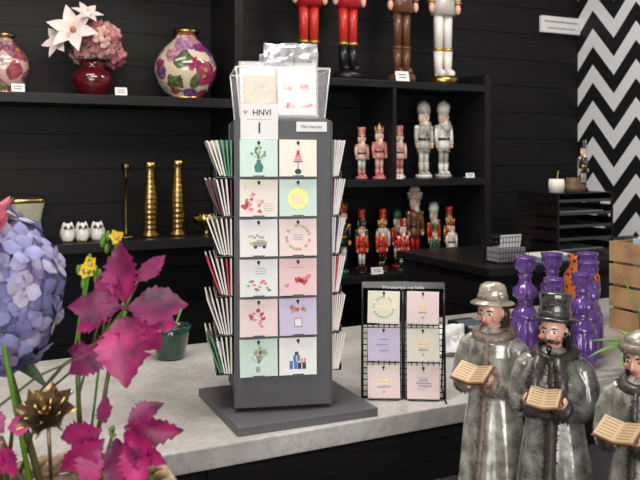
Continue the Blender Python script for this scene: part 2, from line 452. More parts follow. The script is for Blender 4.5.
for i in range(6):
    for c in range(2):
        kd, mt = (kinds[i][0], kinds[i][1]) if c == 0 else (kinds[i][2], kinds[i][3])
        M = T(CX[c], -HW-.0062, ROW[i]) @ RX(-4+R.uniform(-.6, .6)) @ RY(R.uniform(-.8, .8))
        b.box((0, .0012, 0), (CW*.98, .004, CH*.985), WHITE, M)
        b.box((0, -.0015, 0), (CW, .0012, CH), mt, M)
        motif(b, kd, M @ T(0, -.0022, 0), CW/2)
        disc(b, 0, CH/2-.006, .0032, INK, M @ T(0, -.0029, 0), 12)
        b.tube([(0, .006, CH/2-.004), (0, -.004, CH/2-.003), (0, -.0065, CH/2-.007), (0, -.0065, CH/2-.011)], .0009, BLKG, M, 6)
        b.box((CX[c], -HW-.006, ROW[i]-CH/2-.002), (CW*.8, .012, .0014), ledge)
        b.box((CX[c], -HW-.0118, ROW[i]-CH/2+.0005), (CW*.3, .0012, .004), ledge)
for side, fan in ((-90, .046), (90, .024), (180, .03)):
    MS = RZ(side)
    for i in range(6):
        hue = [GREEN, mat('maroon_ink', (.10, .006, .03)), mat('purple_ink', (.06, .02, .10)), RED, WHITE, GREEN][i]
        for c in (-.038, .038):
            n = 6
            for k in range(n):
                f = k/(n-1)
                y0 = -HW-.006-f*fan*.45; y1 = -HW-.007-f*fan
                ang = math.degrees(math.atan2(abs(y1-y0), CH))
                M = MS @ T(c, (y0+y1)/2, ROW[i]) @ RX(ang) @ RY(R.uniform(-2, 2))
                m = R.choice([WHITE, WHITE, IVORY, LPINK, hue])
                b.box((0, 0, 0), (CW, .0028, CH), m, M)
                if k == n-1: motif(b, R.choice(['bold', 'wreath', 'hearts', 'vase']), M @ T(0, -.002, 0), CW/2)
            b.box((c, -HW-.006-fan*.25, ROW[i]-CH/2-.002), (CW*.95, fan*.5+.012, .0016), ledge, MS)
            b.box((c, -HW-.012-fan*.5, ROW[i]-CH/2+.004), (CW*.95, .0012, .012), ledge, MS)
b.obj('greeting_cards', parent=tower)
b = B()
M = T(-.048, -HW-.004, .574)
b.box((0, 0, 0), (.072, .0012, .068), WHITE, M); rect(b, .0, .004, .05, .0008, GINK, M @ T(0, -.001, 0))
heart(b, -.027, .018, .0045, HOT, M @ T(0, -.001, 0))
b.box((.054, -HW-.0015, .565), (.06, .001, .019), WHITE)
b.obj('header_labels', parent=tower)
text('label_text', 'HNVI', .0155, (-.043, -HW-.0052, .5865), INK, tower, bold=.0002)
text('label_text', '1', .030, (-.048, -HW-.0052, .552), INK, tower, bold=.0002)
text('label_text', 'Mini kaartjes', .008, (.054, -HW-.0025, .5625), INK, tower)
text('label_text', '50', .026, (CX[1], -HW-.0095, ROW[1]-.011), WHITE, tower, bold=.0005)

# clear tub with bagged card sets on top of the stand
def plastic(name, a, rough=.1):
    m, nt, p, tc, sp = raw(name)
    p.inputs['Base Color'].default_value = (.9, .9, .92, 1); p.inputs['Roughness'].default_value = rough
    p.inputs['Alpha'].default_value = a; p.inputs['Specular IOR Level'].default_value = 1
    return m
POLY = plastic('clear_polybag', .14); TUB = plastic('clear_acrylic', .16, .06); RIM = plastic('acrylic_edge', .6, .08)
def crumple(b, w, h, M, m, amp=.004, n=14, th=.006):
    V = []; F = []
    ph = [R.uniform(0, 6) for _ in range(6)]
    for side in (0, 1):
        for j in range(n+1):
            for i in range(n+1):
                x = (i/n-.5)*w; z = (j/n)*h
                e = min(i, n-i, j, n-j)/(n/2)
                y = (amp*(math.sin(x*110+ph[0]+z*60)+math.sin(z*130+ph[1]-x*70)+.6*math.sin(x*260+ph[2]))*.5 + (1 if side else -1)*th*min(1, e*1.8))
                V.append((x+R.uniform(-1, 1)*.0012, y, z))
        o = side*(n+1)**2
        for j in range(n):
            for i in range(n):
                a = o+j*(n+1)+i; F.append((a, a+1, a+n+2, a+n+1))
    b.add(V, F, m, M, True)
KR = mat('kraft_beige', (.58, .48, .36), .6, var=.08)
tub = bpy.data.objects.new('clear_card_tub', None); bpy.context.scene.collection.objects.link(tub)
tub.location = (TX, TY, .95+ZT+.003); tub.rotation_euler = (0, 0, math.radians(10))
b = B(); ht = .098; w0, w1, d0, d1 = .083, .092, .078, .086
b.box((0, 0, .001), (w0*2, d0*2, .002), TUB)
def quad(p, m): b.add(p, [(0, 1, 2, 3)], m)
for s in (-1, 1):
    quad([(-w0, s*d0, .001), (w0, s*d0, .001), (w1, s*d1, ht), (-w1, s*d1, ht)], TUB)
    quad([(s*w0, -d0, .001), (s*w0, d0, .001), (s*w1, d1, ht), (s*w1, -d1, ht)], TUB)
b.tube([(-w1, -d1, ht), (w1, -d1, ht), (w1, d1, ht), (-w1, d1, ht), (-w1, -d1, ht)], .0022, RIM)
for s in (-1, 1):
    for q in (-1, 1): b.tube([(s*w0, q*d0, .001), (s*w1, q*d1, ht)], .0014, RIM)
b.obj('tub', parent=tub)
b = B()
def pack(x, y, ang, lean, w, h, card, kd, grid=1):
    M = T(x, y, .004) @ RZ(ang) @ RX(lean)
    b.box((0, 0, h/2), (w*.9, .007, h*.92), IVORY, M); b.box((0, -.0045, h/2), (w*.88, .0015, h*.9), card, M)
    if grid == 1: motif(b, kd, M @ T(0, -.0056, h*.5), w*.40)
    else:
        for i in range(2):
            for j in range(2): motif(b, kd, M @ T((i-.5)*w*.42, -.0056, h*(.28+.42*j)), w*.2)
    crumple(b, w*1.0, h*1.08, M, POLY, .002, th=.0065)
pack(-.042, -.052, 5, -9, .070, .088, KR, 'wreath'); pack(.032, -.054, -5, -9, .084, .090, LPINK, 'hearts2', 2)
pack(-.044, -.030, -4, -10, .074, .108, WHITE, 'bouquet'); pack(.036, -.032, 3, -9, .086, .106, PINK, 'petals', 2)
pack(-.036, -.006, 4, -8, .078, .106, LPINK, 'script'); pack(.040, -.008, -4, -8, .080, .114, IVORY, 'vase')
pack(-.040, .018, 0, -8, .078, .112, WHITE, 'sprig'); pack(.036, .018, 2, -8, .084, .118, LBLUE, 'gifts')
pack(-.03, .044, -3, -6, .08, .104, KR, 'ring'); pack(.042, .044, 2, -6, .08, .108, WHITE, 'bouquet')
b.obj('bagged_cards', parent=tub)
b = B(); FP = mat('frosted_polybag', (.42, .42, .44), .18, trans=.45, var=.3, scale=60)
Mp = T(.028, .006, .112) @ RX(-14)
crumple(b, .112, .050, Mp, FP, .006, 20, .010); crumple(b, .07, .035, T(-.005, .0, .105) @ RZ(-12) @ RX(-25), FP, .006, 16, .007)
b.box((.028, .012, .128), (.095, .006, .022), KR, RX(-3))
b.obj('folded_polybag', parent=tub)

# ------------------------------------------------------------------ small wire rack
rack = bpy.data.objects.new('wire_card_rack', None); bpy.context.scene.collection.objects.link(rack)
rack.location = (.174, 1.668, .95); rack.rotation_euler = (0, 0, math.radians(-4))
b = B(); ML = T(0, 0, .004) @ RX(-7); w, h = .172, .238
nx, nz = 15, 20
for i in range(nx+1): x = -w/2+w*i/nx; b.tube([(x, 0, 0), (x, 0, h)], .0011 if 0 < i < nx else .0026, BLKG, ML, 6)
for j in range(nz+1): z = h*j/nz; b.tube([(-w/2, 0, z), (w/2, 0, z)], .0011 if 0 < j < nz else .0026, BLKG, ML, 6)
b.tube([(0, 0, 0), (0, 0, h)], .004, BLKG, ML, 6)
for x in (-w/2, w/2):
    b.tube([(x, .0, .003), (x, -.028, .003)], .002, BLKG); b.tube([(x, .026, h*.85), (x, .085, .003), (x, 0, .003)], .002, BLKG)
b.box((0, -.004, h-.006), (w*.99, .003, .013), BLKG, ML)
b.obj('frame', parent=rack)
b = B()
rk = [('ring', IVORY), ('script', LPINK), ('bold', LILAC), ('script', IVORY), ('script', LPINK), ('bold', LPINK)]
for i, (k, m) in enumerate(rk):
    x = (-.041, .041)[i % 2]; z = h - .052 - (i//2)*.0765
    M = ML @ T(x, -.006, z) @ RY(R.uniform(-1.5, 1.5)) @ RX(-1)
    b.box((0, .001, 0), (.066, .005, .066), WHITE, M); b.box((0, -.002, 0), (.067, .001, .067), m, M); motif(b, k, M @ T(0, -.003, 0), .034)
    disc(b, 0, .029, .003, INK, M @ T(0, -.0036, 0)); b.tube([(0, .003, .030), (0, -.005, .029), (0, -.005, .023)], .0008, BLKG, M, 6)
    b.tube([(x-.03, -.001, z-.036), (x-.03, -.012, z-.036), (x+.03, -.012, z-.036), (x+.03, -.001, z-.036)], .0012, BLKG, ML, 6)
b.obj('greeting_cards', parent=rack)
t = text('label_text', 'Wenskaartjes met liefde', .009, (0, .0215, h-.0105), IVORY, rack); t.rotation_euler = (math.radians(83), 0, 0)

# ------------------------------------------------------------------ nutcrackers
def pal(name, c, rough=.35, metal=0): return mat('nut_'+name, c, rough, metal, var=.05, coat=.2)
NR = pal('red', (.38, .012, .02)); NB = pal('black', (.008, .008, .01)); NW = pal('white', (.74, .71, .65)); NG = pal('green', (.02, .12, .05))
NP = pal('pink', (.62, .22, .23)); NLP = pal('palepink', (.72, .46, .42)); NGD = pal('gold', (.6, .36, .08), .3, .8); NBR = pal('brown', (.12, .05, .025))
NBL = pal('blue', (.03, .05, .18)); NGR = pal('greywhite', (.46, .43, .38)); NLR = pal('bright_red', (.56, .03, .02))
def nutcracker(u, z, h, coat, legs, boots, hat, hatk='tall', trim=NGD, beard=NW, base=NG, v=3.12, rz=0, wide=1):
    b = B(); S = Matrix.Diagonal((h*wide, h*wide, h, 1))
    b.lathe([(.0, 0), (.12, 0), (.12, .03), (.105, .045), (0, .045)], base, S, 20)
    for s in (-1, 1):
        b.tube([(s*.045, -.02, .045), (s*.045, -.0, .06)], [.035, .035], boots, S); b.sph((s*.045, -.03, .06), (.034, .055, .022), boots, S)
        b.tube([(s*.043, 0, .06), (s*.043, 0, .18)], [.032, .040], boots, S, 12); b.tube([(s*.043, 0, .175), (s*.043, 0, .19)], .043, trim, S, 12)
        b.tube([(s*.042, 0, .18), (s*.042, 0, .40)], [.034, .042], legs, S, 12)
        b.sph((s*.115, 0, .635), (.04, .04, .03), trim, S); b.tube([(s*.115, 0, .63), (s*.132, -.005, .52), (s*.125, -.02, .42)], [.034, .03, .027], coat, S, 10)
        b.tube([(s*.125, -.02, .435), (s*.125, -.02, .42)], .032, trim, S, 10); b.sph((s*.124, -.025, .395), (.024, .024, .028), WSKIN, S)
    b.lathe([(0, .36), (.105, .36), (.098, .42), (.082, .48), (.09, .56), (.105, .63), (.085, .665), (.045, .68), (0, .68)], coat, S, 20, sy=.8)
    b.lathe([(.085, .47), (.09, .475), (.09, .50), (.085, .505)], NB if coat is not NB else NGD, S, 20, sy=.82)
    b.box((0, -.074, .487), (.03, .01, .03), NGD, S)
    for k in range(3): b.sph((0, -.076-.003*k, .53+.04*k), .009, NGD, S, 8, 5)
    for s in (-1, 1): b.tube([(s*.07, -.072, .64), (s*.02, -.078, .53)], .006, trim, S, 6)
    b.lathe([(0, .67), (.05, .67), (.064, .69), (.068, .75), (.066, .80), (.05, .83), (0, .83)], WSKIN, S, 18)
    for s in (-1, 1):
        b.sph((s*.024, -.062, .775), (.011, .007, .012), NW, S, 8, 5); b.sph((s*.024, -.068, .774), (.005, .004, .007), NB, S, 8, 5)
        b.tube([(s*.010, -.066, .795), (s*.036, -.060, .80)], .004, beard, S, 6); b.tube([(0, -.07, .742), (s*.025, -.070, .738), (s*.045, -.058, .75)], [.008, .008, .003], beard, S, 6)
        b.sph((s*.066, .0, .76), (.014, .04, .055), beard, S, 8, 6)
    b.tube([(0, -.064, .775), (0, -.084, .752), (0, -.066, .748)], [.006, .011, .006], WSKIN, S, 8)
    b.box((0, -.068, .722), (.032, .012, .018), NW, S); b.sph((0, -.052, .675), (.04, .03, .045), beard, S, 10, 7)
    if hatk == 'tall':
        b.lathe([(0, .80), (.074, .80), (.070, .83), (.066, .90), (.078, .965), (.07, .985), (0, .99)], hat, S, 20)
        b.lathe([(.074, .80), (.08, .805), (.08, .825), (.073, .83)], trim, S, 20); b.sph((0, -.072, .88), (.02, .008, .026), trim, S, 8, 6)
        b.tube([(0, -.07, .9), (0, -.075, .97), (0, -.06, 1.0)], [.008, .014, .006], trim, S, 8)
    elif hatk == 'crown':
        b.lathe([(0, .81), (.07, .81), (.074, .86), (0, .87)], hat, S, 20)
        for k in range(8):
            a = k*PI/4; b.tube([(math.cos(a)*.07, math.sin(a)*.07, .84), (math.cos(a)*.08, math.sin(a)*.08, .93)], [.02, .003], trim, S, 6); b.sph((math.cos(a)*.08, math.sin(a)*.08, .935), .01, trim, S, 6, 4)
        b.tube([(0, 0, .86), (0, 0, .98)], [.05, .01], hat, S, 10); b.sph((0, 0, .985), .015, trim, S, 8, 6)
    elif hatk == 'cake':
        b.lathe([(0, .80), (.105, .80), (.105, .85), (.08, .855), (.08, .90), (.055, .905), (.055, .945), (0, .95)], NLP, S, 20, fn=lambda a, z, r: r*(1+.04*math.sin(9*a)))
        for k in range(8):
            a = k*PI/4; b.sph((math.cos(a)*.09, math.sin(a)*.09, .86), .02, NW, S, 8, 5); b.sph((math.cos(a+.3)*.06, math.sin(a+.3)*.06, .91), .016, NW, S, 8, 5)
        b.sph((0, 0, .965), .028, NR, S, 10, 6)
    elif hatk == 'fur':
        b.sph((0, 0, .87), (.095, .09, .09), hat, S, 14, 9); b.fur([(0, 0, .84), (0, 0, .9)], .085, 260, hat, .03, .2, S, .008)
        b.fur([(-.06, -.04, .70), (0, -.06, .62), (.06, -.04, .70)], .03, 260, beard, .05, 1, S, .008)
        b.fur([(-.1, 0, .36), (0, -.08, .36), (.1, 0, .36), (0, .08, .36)], .015, 200, beard, .03, 1, S, .006)
    p = W(u, v, z); return b.obj('nutcracker', p, YAW+math.radians(rz))
ZH, ZM, ZL = 1.790, 1.353, .936
nutcracker(1.535, ZH, .88, NR, NLR, NB, NB, wide=.64, rz=-5, base=NB)
nutcracker(1.729, ZH, .90, NR, NLR, NB, NR, wide=.63, base=NB)
nutcracker(2.012, ZH, .90, NBR, NBR, NBR, NBR, wide=.62, base=NBR, trim=NBR)
nutcracker(2.245, ZH, .92, NGR, NW, NW, NW, wide=.66, base=GOLD)
nutcracker(1.800, ZM, .235, NLP, NW, NP, NP, 'tall', base=NP); nutcracker(1.856, ZM, .25, NP, NLP, NP, NLP, 'crown', base=NP, v=3.06)
nutcracker(2.0, ZM, .245, NLP, NP, NLP, NP, 'tall', base=NLP)
nutcracker(2.135, ZM, .37, NGR, NW, NGR, NGR, 'fur', base=NW, trim=NW, wide=.9); nutcracker(2.262, ZM, .375, NW, NGR, NW, NW, 'fur', base=NGR, trim=NGR, wide=.9, v=3.14)
low = [(1.700, .33, NB, NW, NB, NLR, 'crown', NG, 3.12), (1.772, .25, NLR, NW, NB, NB, 'tall', NB, 3.07), (1.828, .28, NG, NR, NB, NLR, 'tall', NR, 3.17),
       (1.868, .245, NLR, NB, NB, NGD, 'crown', NG, 3.06), (1.930, .28, NW, NLR, NB, NLR, 'tall', NR, 3.15), (1.975, .24, NLR, NW, NB, NR, 'tall', NG, 3.05),
       (2.020, .28, NLR, NW, NB, NG, 'fur', NR, 3.17), (2.085, .40, NBR, NR, NB, NLP, 'cake', NR, 3.12), (2.150, .21, NG, NW, NB, NG, 'tall', NLR, 3.05),
       (2.205, .31, NLR, NW, NB, NW, 'fur', NG, 3.14), (2.250, .24, NW, NLR, NB, NLR, 'crown', NB, 3.06), (2.31, .28, NGD, NG, NB, NLR, 'tall', NB, 3.16)]
for (u, h, co, le, bo, ha, hk, ba, v) in low: nutcracker(u, ZL, h, co, le, bo, ha, hk, base=ba, v=v, wide=.82, rz=R.uniform(-8, 8), trim=R.choice([NGD, NGD, NW]))
def tag(u, v, z, w=.07, h=.045):
    b = B(); b.box((0, 0, h/2), (w, .001, h), WHITE, RX(-12)); b.box((0, .012, .001), (w*.8, .03, .002), WHITE)
    for k in range(2): rect(b, 0, h*(.65-.3*k), w*.6, h*.1, INK, RX(-12) @ T(0, -.001, 0))
    b.obj('price_tag', W(u, v, z), YAW)
tag(1.955, 3.02, ZH+.001); tag(1.82, 3.015, ZL+.001, .06, .03); tag(2.10, 3.01, ZL+.001, .05, .025); tag(1.93, 3.02, ZM+.001, .05, .02); tag(2.33, 3.02, ZM+.001, .05, .022)

# ------------------------------------------------------------------ left shelf items
ZU, ZD = 1.684, 1.137
FV = floral_mat('vase_floral', (.66, .56, .40), [(.52, .07, .16), (.28, .14, .36), (.72, .28, .12), (.68, .34, .46), (.16, .22, .08), (.56, .34, .54), (.42, .08, .28)], 15, .66)
def round_vase(u, r, h, m, v=3.13):
    b = B()
    prof = [(0, 0), (r*.48, 0), (r*.5, h*.03)]
    for i in range(1, 12):
        t = i/12; prof.append((r*(.5+.5*math.sin(PI*min(1, t*1.02))**.8) if t < .5 else r*(.34+.66*math.sin(PI*min(1, t*1.02))**.7), h*(.03+.85*t)))
    prof += [(r*.34, h*.90), (r*.33, h*.95), (r*.42, h), (r*.36, h), (r*.28, h*.95), (0, h*.9)]
    b.lathe(prof, m, seg=36)
    b.lathe([(r*.5, 0), (r*.53, h*.015), (r*.5, h*.04)], GOLD, seg=30); b.lathe([(r*.335, h*.93), (r*.47, h*.985), (r*.44, h*1.02), (r*.33, h)], GOLD, seg=30)
    return b.obj('floral_ceramic_vase', W(u, v, ZU), YAW)
round_vase(.985, .125, .275, FV)
round_vase(.300, .085, .215, floral_mat('vase_floral_pink', (.58, .38, .32), [(.5, .12, .14), (.52, .44, .22), (.64, .44, .42), (.4, .18, .22)], 18))
b = B()
mar = mat('maroon_glaze', (.09, .004, .008), .12, coat=1)
b.lathe([(0, 0), (.045, 0), (.05, .01), (.078, .05), (.073, .085), (.045, .105), (.042, .115), (.055, .13), (.045, .13), (.035, .11), (0, .1)], mar, seg=28)
DP = [mat('dusty_pink_%d' % i, c, .6, sss=.1) for i, c in enumerate([(.48, .17, .17), (.58, .28, .26), (.40, .12, .15), (.62, .40, .34)])]
LIL = mat('lily_white', (.78, .66, .62), .5, sss=.1)
def floret_ball(b, c, r, cols, n, fr, squash=1):
    c = Vector(c); ga = PI*(3-math.sqrt(5))
    for i in range(n):
        z = 1-2*(i+.5)/n; q = math.sqrt(1-z*z); d = Vector((math.cos(ga*i)*q, math.sin(ga*i)*q, z*squash)).normalized()
        p = c + Vector((d.x*r, d.y*r, d.z*r*squash))*R.uniform(.88, 1.10)
        x = d.orthogonal().normalized(); x = Matrix.Rotation(R.uniform(0, 6), 3, d) @ x; m = R.choice(cols)
        for k in range(4):
            e = Matrix.Rotation(k*PI/2, 3, d) @ x
            dd = (e + d*R.uniform(.15, .6)).normalized()
            b.leaf(p, dd, d, fr*R.uniform(.85, 1.1), fr*.46, m, curl=R.uniform(0, .35), n=4, fold=-.15, pw=1.25)
        b.sph(p+d*fr*.12, fr*.1, cols[0], seg=6, n=4)
floret_ball(b, (.035, 0, .215), .072, DP, 60, .027)
floret_ball(b, (.085, .02, .165), .045, DP, 22, .024); floret_ball(b, (-.035, .02, .160), .036, DP, 18, .024)
def lily(b, c, d, L, m):
    d = Vector(d).normalized(); x = d.orthogonal().normalized()
    for k in range(6):
        e = Matrix.Rotation(k*PI/3, 3, d) @ x
        b.leaf(c, (d*.7+e), d*-1+e*.2, L, L*.26, m, curl=-.35, n=7, fold=-.2, pw=.9)
    b.sph(Vector(c)+d*L*.12, L*.13, DP[0], seg=8, n=6)
    for k in range(4):
        e = Matrix.Rotation(k*PI/2, 3, d) @ x; b.tube([c, Vector(c)+d*L*.6+e*L*.12], .0012, YELL, seg=5)
LEAFG = mat('leaf_green', (.03, .10, .03), .5)
lily(b, (-.075, -.04, .24), (-.4, -1, .3), .095, LIL); lily(b, (-.12, -.01, .20), (-.9, -.7, .3), .07, LIL); lily(b, (-.03, -.05, .30), (.1, -.8, .8), .06, LIL)
for a in range(7):
    b.leaf((0, 0, .12), (math.cos(a*.9), math.sin(a*.9), .5), (0, 0, 1), .1, .02, LEAFG, .4)
for q in ((.02, 0, .2), (-.07, -.03, .23), (.06, .02, .15), (-.11, -.01, .19)): b.tube([(0, 0, .05), (q[0]*.4, q[1]*.4, .13), q], .003, LEAFG)
b.obj('flower_vase_arrangement', W(.612, 3.12, ZU), YAW)
for u in (.70, .335): tag(u, 3.02, ZU+.001, .045, .03)
b = B(); pot = CHAMP
def sq(a, z, r):
    c, s_ = abs(math.cos(a)), abs(math.sin(a)); return r/max(c, s_)**.6
b.lathe([(0, 0), (.035, 0), (.04, .01), (.048, .05), (.058, .11), (.066, .15), (.066, .16), (.058, .16), (.052, .13), (0, .12)], pot, RZ(10), 32, fn=sq)
b.lathe([(.0665, .148), (.069, .15), (.069, .162), (.065, .164)], GOLD, RZ(10), 32, fn=sq)
b.lathe([(.040, .0), (.044, .004), (.042, .014)], GOLD, RZ(10), 32, fn=sq)
b.obj('ceramic_planter', W(.366, 3.12, ZD), YAW)
for u in (.515, .567, .623):
    b = B()
    b.lathe([(0, 0), (.018, 0), (.024, .012), (.026, .03), (.022, .046), (.0235, .055), (.019, .066), (0, .070)], WGL, seg=18)
    for s in (-1, 1):
        b.lathe([(.009, .064), (.005, .072), (0, .078)], WGL, T(s*.013, 0, -.003), 8)
        b.sph((s*.0095, -.0205, .054), (.0075, .004, .0075), mat('owl_grey', (.12, .11, .10)), seg=10, n=6); b.sph((s*.0095, -.0235, .054), .0028, INK, seg=8, n=5)
        b.sph((s*.0235, -.004, .03), (.006, .014, .02), mat('owl_wing', (.38, .35, .32), .3), seg=10, n=6); b.sph((s*.008, -.02, .003), (.006, .008, .004), GOLD, seg=8, n=5)
    b.lathe([(.004, .052), (.003, .048), (0, .042)], GOLD, T(0, -.024, 0), 6)
    b.obj('owl_figurine', W(u, 3.08, ZD), YAW+R.uniform(-.2, .2))
def candlestick(u, h, k, v=3.12):
    b = B()
    if k == 0:
        b.lathe([(0, 0), (.035, 0), (.036, .006), (.012, .012), (.005, .02), (.0045, h*.8), (.009, h*.82), (.005, h*.85), (.016, h*.93), (.017, h), (.012, h), (0, h*.95)], mat('dark_bronze', (.14, .09, .04), .3, metal=1), seg=20)
    else:
        p = [(0, 0), (.036, 0), (.038, .01), (.024, .025)]
        for i in range(36):
            t = i/35; p.append((.027-.009*t+.0016*math.sin(t*PI*22)+.006*math.sin(t*PI)**2, .03+(h-.075)*t))
        p += [(.014, h-.04), (.024, h-.02), (.027, h), (.021, h), (.015, h-.02), (0, h-.025)]
        b.lathe(p, GOLD, seg=24)
    b.obj('candlestick', W(u, v, ZD), YAW)
candlestick(.741, .29, 0); candlestick(.835, .295, 1); candlestick(.948, .302, 1)
b = B()
b.lathe([(0, 0), (.02, 0), (.012, .01), (.012, .02), (.05, .05), (.065, .075), (.062, .075), (.045, .055), (0, .03)], GOLD, seg=24, fn=lambda a, z, r: r*(1+.06*math.sin(8*a)))
for k in range(6): b.sph((.02*math.cos(k), .02*math.sin(k), .07), .02, GOLD, seg=10, n=6)
b.obj('gold_bowl', W(1.07, 3.12, ZD), YAW)

# ------------------------------------------------------------------ things on the counter
b = B()
gg = mat('dark_green_glass', (.01, .045, .03), .12, coat=1)
b.lathe([(0, 0), (.032, 0), (.036, .006), (.046, .06), (.052, .082), (.048, .083), (.043, .06), (.034, .012), (0, .01)], gg, seg=28)
b.tube([(-.01, 0, .02), (.03, -.01, .13)], .0025, mat('bright_green', (.12, .35, .06), .4)); b.tube([(0, .01, .02), (-.02, 0, .12)], .002, WHITE)
b.obj('green_glass_pot', (-.375, 2.01, .95))
PUR = mat('purple_glass', (.19, .08, .38), .05, trans=.5, coat=1, var=.2, ior=1.45)
def bottle(x, y, h, r=.037):
    b = B()
    P = [(0, 0), (.80, 0), (.95, .015), (1, .04), (.90, .055), (1, .075), (1.02, .20), (1, .36), (.90, .375), (.96, .39), (.90, .43), (.66, .48), (.50, .515), (.48, .53), (.62, .545), (.48, .56),
         (.52, .575), (.74, .60), (.80, .64), (.76, .68), (.52, .72), (.44, .74), (.42, .80), (.56, .815), (.42, .83), (.44, .85), (.64, .885), (.72, .93), (.66, .965), (.78, .985), (.76, 1.0), (.62, 1.0), (.45, .93), (0, .90)]
    ribs = lambda a, z, rr: rr*(1+(.07*math.cos(12*a) if (.07*h < z < .37*h or .58*h < z < .70*h or .87*h < z < .95*h) else 0))
    b.lathe([(a*r, c*h) for a, c in P], PUR, seg=60, fn=ribs, M=RZ(R.uniform(0, 30)))
    b.obj('purple_glass_bottle', (x, y, .95))
bottle(.520, 2.03, .252); bottle(.552, 1.885, .220, .033); bottle(.603, 2.08, .255); bottle(.712, 2.13, .25); bottle(.632, 1.93, .225, .034); bottle(.680, 2.03, .24, .035)
m, nt, p, tc, sp = raw('spotted_copper')
vo = nt.nodes.new('ShaderNodeTexVoronoi'); vo.inputs['Scale'].default_value = 55; nt.links.new(tc.outputs['Object'], vo.inputs['Vector'])
nt.links.new(mix(nt, mth(nt, 'LESS_THAN', vo.outputs['Distance'], .3), (.55, .13, .03), (.03, .012, .006)), p.inputs['Base Color']); p.inputs['Roughness'].default_value = .25; p.inputs['Coat Weight'].default_value = .5
b = B(); b.lathe([(0, 0), (.032, 0), (.045, .05), (.055, .11), (.052, .15), (.036, .175), (.034, .19), (.042, .21), (.034, .21), (.028, .185), (0, .17)], m, seg=28)
b.obj('spotted_vase', (.785, 2.40, .95))
b = B(); WD = mat('pale_wood', (.36, .22, .11), .6, var=.3, scale=14)
for s in (-1, 1):
    for k in range(4):
        b.box((0, s*.11, .03+.066*k), (.24, .009, .058), WD, bev=.0015); b.box((s*.115, 0, .03+.066*k), (.009, .21, .058), WD, bev=.0015)
    for q in (-1, 1): b.box((s*.104, q*.099, .13), (.014, .014, .258), WD)
b.box((0, 0, .006), (.22, .2, .008), WD)
for k in range(6): b.box((-.06+.02*k, 0, .14), (.012, .15, .25+.008*(k % 3)), R.choice([WHITE, IVORY, LBLUE, BLACK]))
b.obj('wooden_crate', W(1.95, 1.60, .95), YAW)
b = B()
b.lathe([(0, 0), (.03, 0), (.042, .05), (.044, .055), (.038, .055), (0, .045)], WGL, seg=24)
OL = mat('orchid_leaf', (.13, .26, .04), .35, sss=.05, var=.25, scale=12)
for a, L, el in ((175, .12, .45), (200, .14, .25), (230, .14, .2), (20, .13, .4), (-20, .15, .2), (280, .14, .25), (250, .13, .6), (120, .09, .9), (320, .14, .3)):
    b.leaf((0, 0, .05), (math.cos(math.radians(a)), math.sin(math.radians(a)), el+.25), (0, 0, 1), L, .016, OL, curl=.5, n=9, fold=.35)
b.tube([(0, 0, .04), (-.01, 0, .14), (-.05, -.02, .22)], .002, OL)
b.obj('orchid_plant', (.755, 1.87, .95))
b = B(); b.box((0, 0, .02), (.085, .16, .03), BLACK, RX(8), bev=.006); b.box((0, .03, .038), (.065, .05, .002), mat('screen_grey', (.1, .12, .13), .1), RX(8))
for i in range(3):
    for j in range(4): b.box((-.022+.022*i, -.055+.018*j, .037), (.015, .011, .005), GINK, RX(8), bev=.001)
b.obj('card_payment_terminal', (.43, 2.2, .953), .5)
b = B(); crumple(b, .09, .075, RX(-30), mat('tissue_paper', (.66, .66, .64), .6), .008, 14, .004); crumple(b, .06, .05, T(.05, .02, 0) @ RZ(50) @ RX(-40), MC['tissue_paper'], .008, 12, .004)
b.obj('crumpled_tissue_paper', (.335, 2.02, .96), .2)

# things on side cabinet
ZC = 1.051
b = B(); tw, td = .30, .24
for k in range(5):
    z = .01+.052*k
    b.box((0, 0, z), (tw, td, .004), BLKG); b.box((0, td/2, z+.018), (tw, .004, .036), BLKG)
    for s in (-1, 1): b.box((s*tw/2, 0, z+.018), (.004, td, .036), BLKG)
    b.box((0, -td/2, z+.004), (tw, .004, .012), mat('tray_lip', (.05, .05, .055), .2))
    if k in (0, 2, 3): b.box((0, 0, z+.008), (tw*.8, td*.85, .01), R.choice([BLACK, GINK]))
for s in (-1, 1):
    for q in (-1, 1): b.box((s*tw/2, q*td/2, .125), (.008, .008, .25), BLKG)
b.box((0, 0, .252), (tw, td, .004), BLKG)
b.obj('letter_tray_stack', W(2.47, 2.56, ZC), YAW)
b = B(); b.lathe([(0, 0), (.03, 0), (.034, .03), (.03, .055), (.026, .055), (0, .05)], IVORY, seg=20); b.tube([(0, 0, .04), (.01, 0, .09)], .003, GOLD)
b.obj('ceramic_jar', W(2.37, 2.5, ZC+.2545), YAW)
b = B(); b.lathe([(0, 0), (.05, 0), (.05, .025), (.03, .04), (.03, .06), (0, .06)], mat('tape_brown', (.12, .07, .04)), seg=20)
b.obj('tape_roll', W(2.46, 2.5, ZC+.2545), YAW)
nutcracker(2.56, ZC+.2545, .22, NB, NGR, NB, NB, 'tall', NGR, base=NB, v=2.54, wide=.8)
b = B()
for k in range(11):
    a = k/10
    for (p0, p1) in (((-.065+.13*a, -.045, 0), (-.075+.15*a, -.055, .1)), ((-.065+.13*a, .045, 0), (-.075+.15*a, .055, .1))): b.tube([p0, p1], .0012, BLKG, seg=5)
for k in range(6):
    f = k/5; x, y, z = .065+.01*f, .045+.01*f, .1*f; b.tube([(-x, -y, z), (x, -y, z), (x, y, z), (-x, y, z), (-x, -y, z)], .0014, BLKG, seg=5)
b.box((0, 0, .03), (.12, .08, .05), GINK); b.box((.01, 0, .07), (.1, .002, .07), WHITE, RX(10))
b.obj('wire_basket', W(2.02, 2.40, ZC+.002), YAW)
b = B()
for k in range(6): b.box((0, 0, .002+.004*k), (.18, .12, .003), R.choice([WHITE, IVORY, LBLUE]), RZ(R.uniform(-6, 6)))
b.obj('paper_stack', W(2.21, 2.38, ZC), YAW)
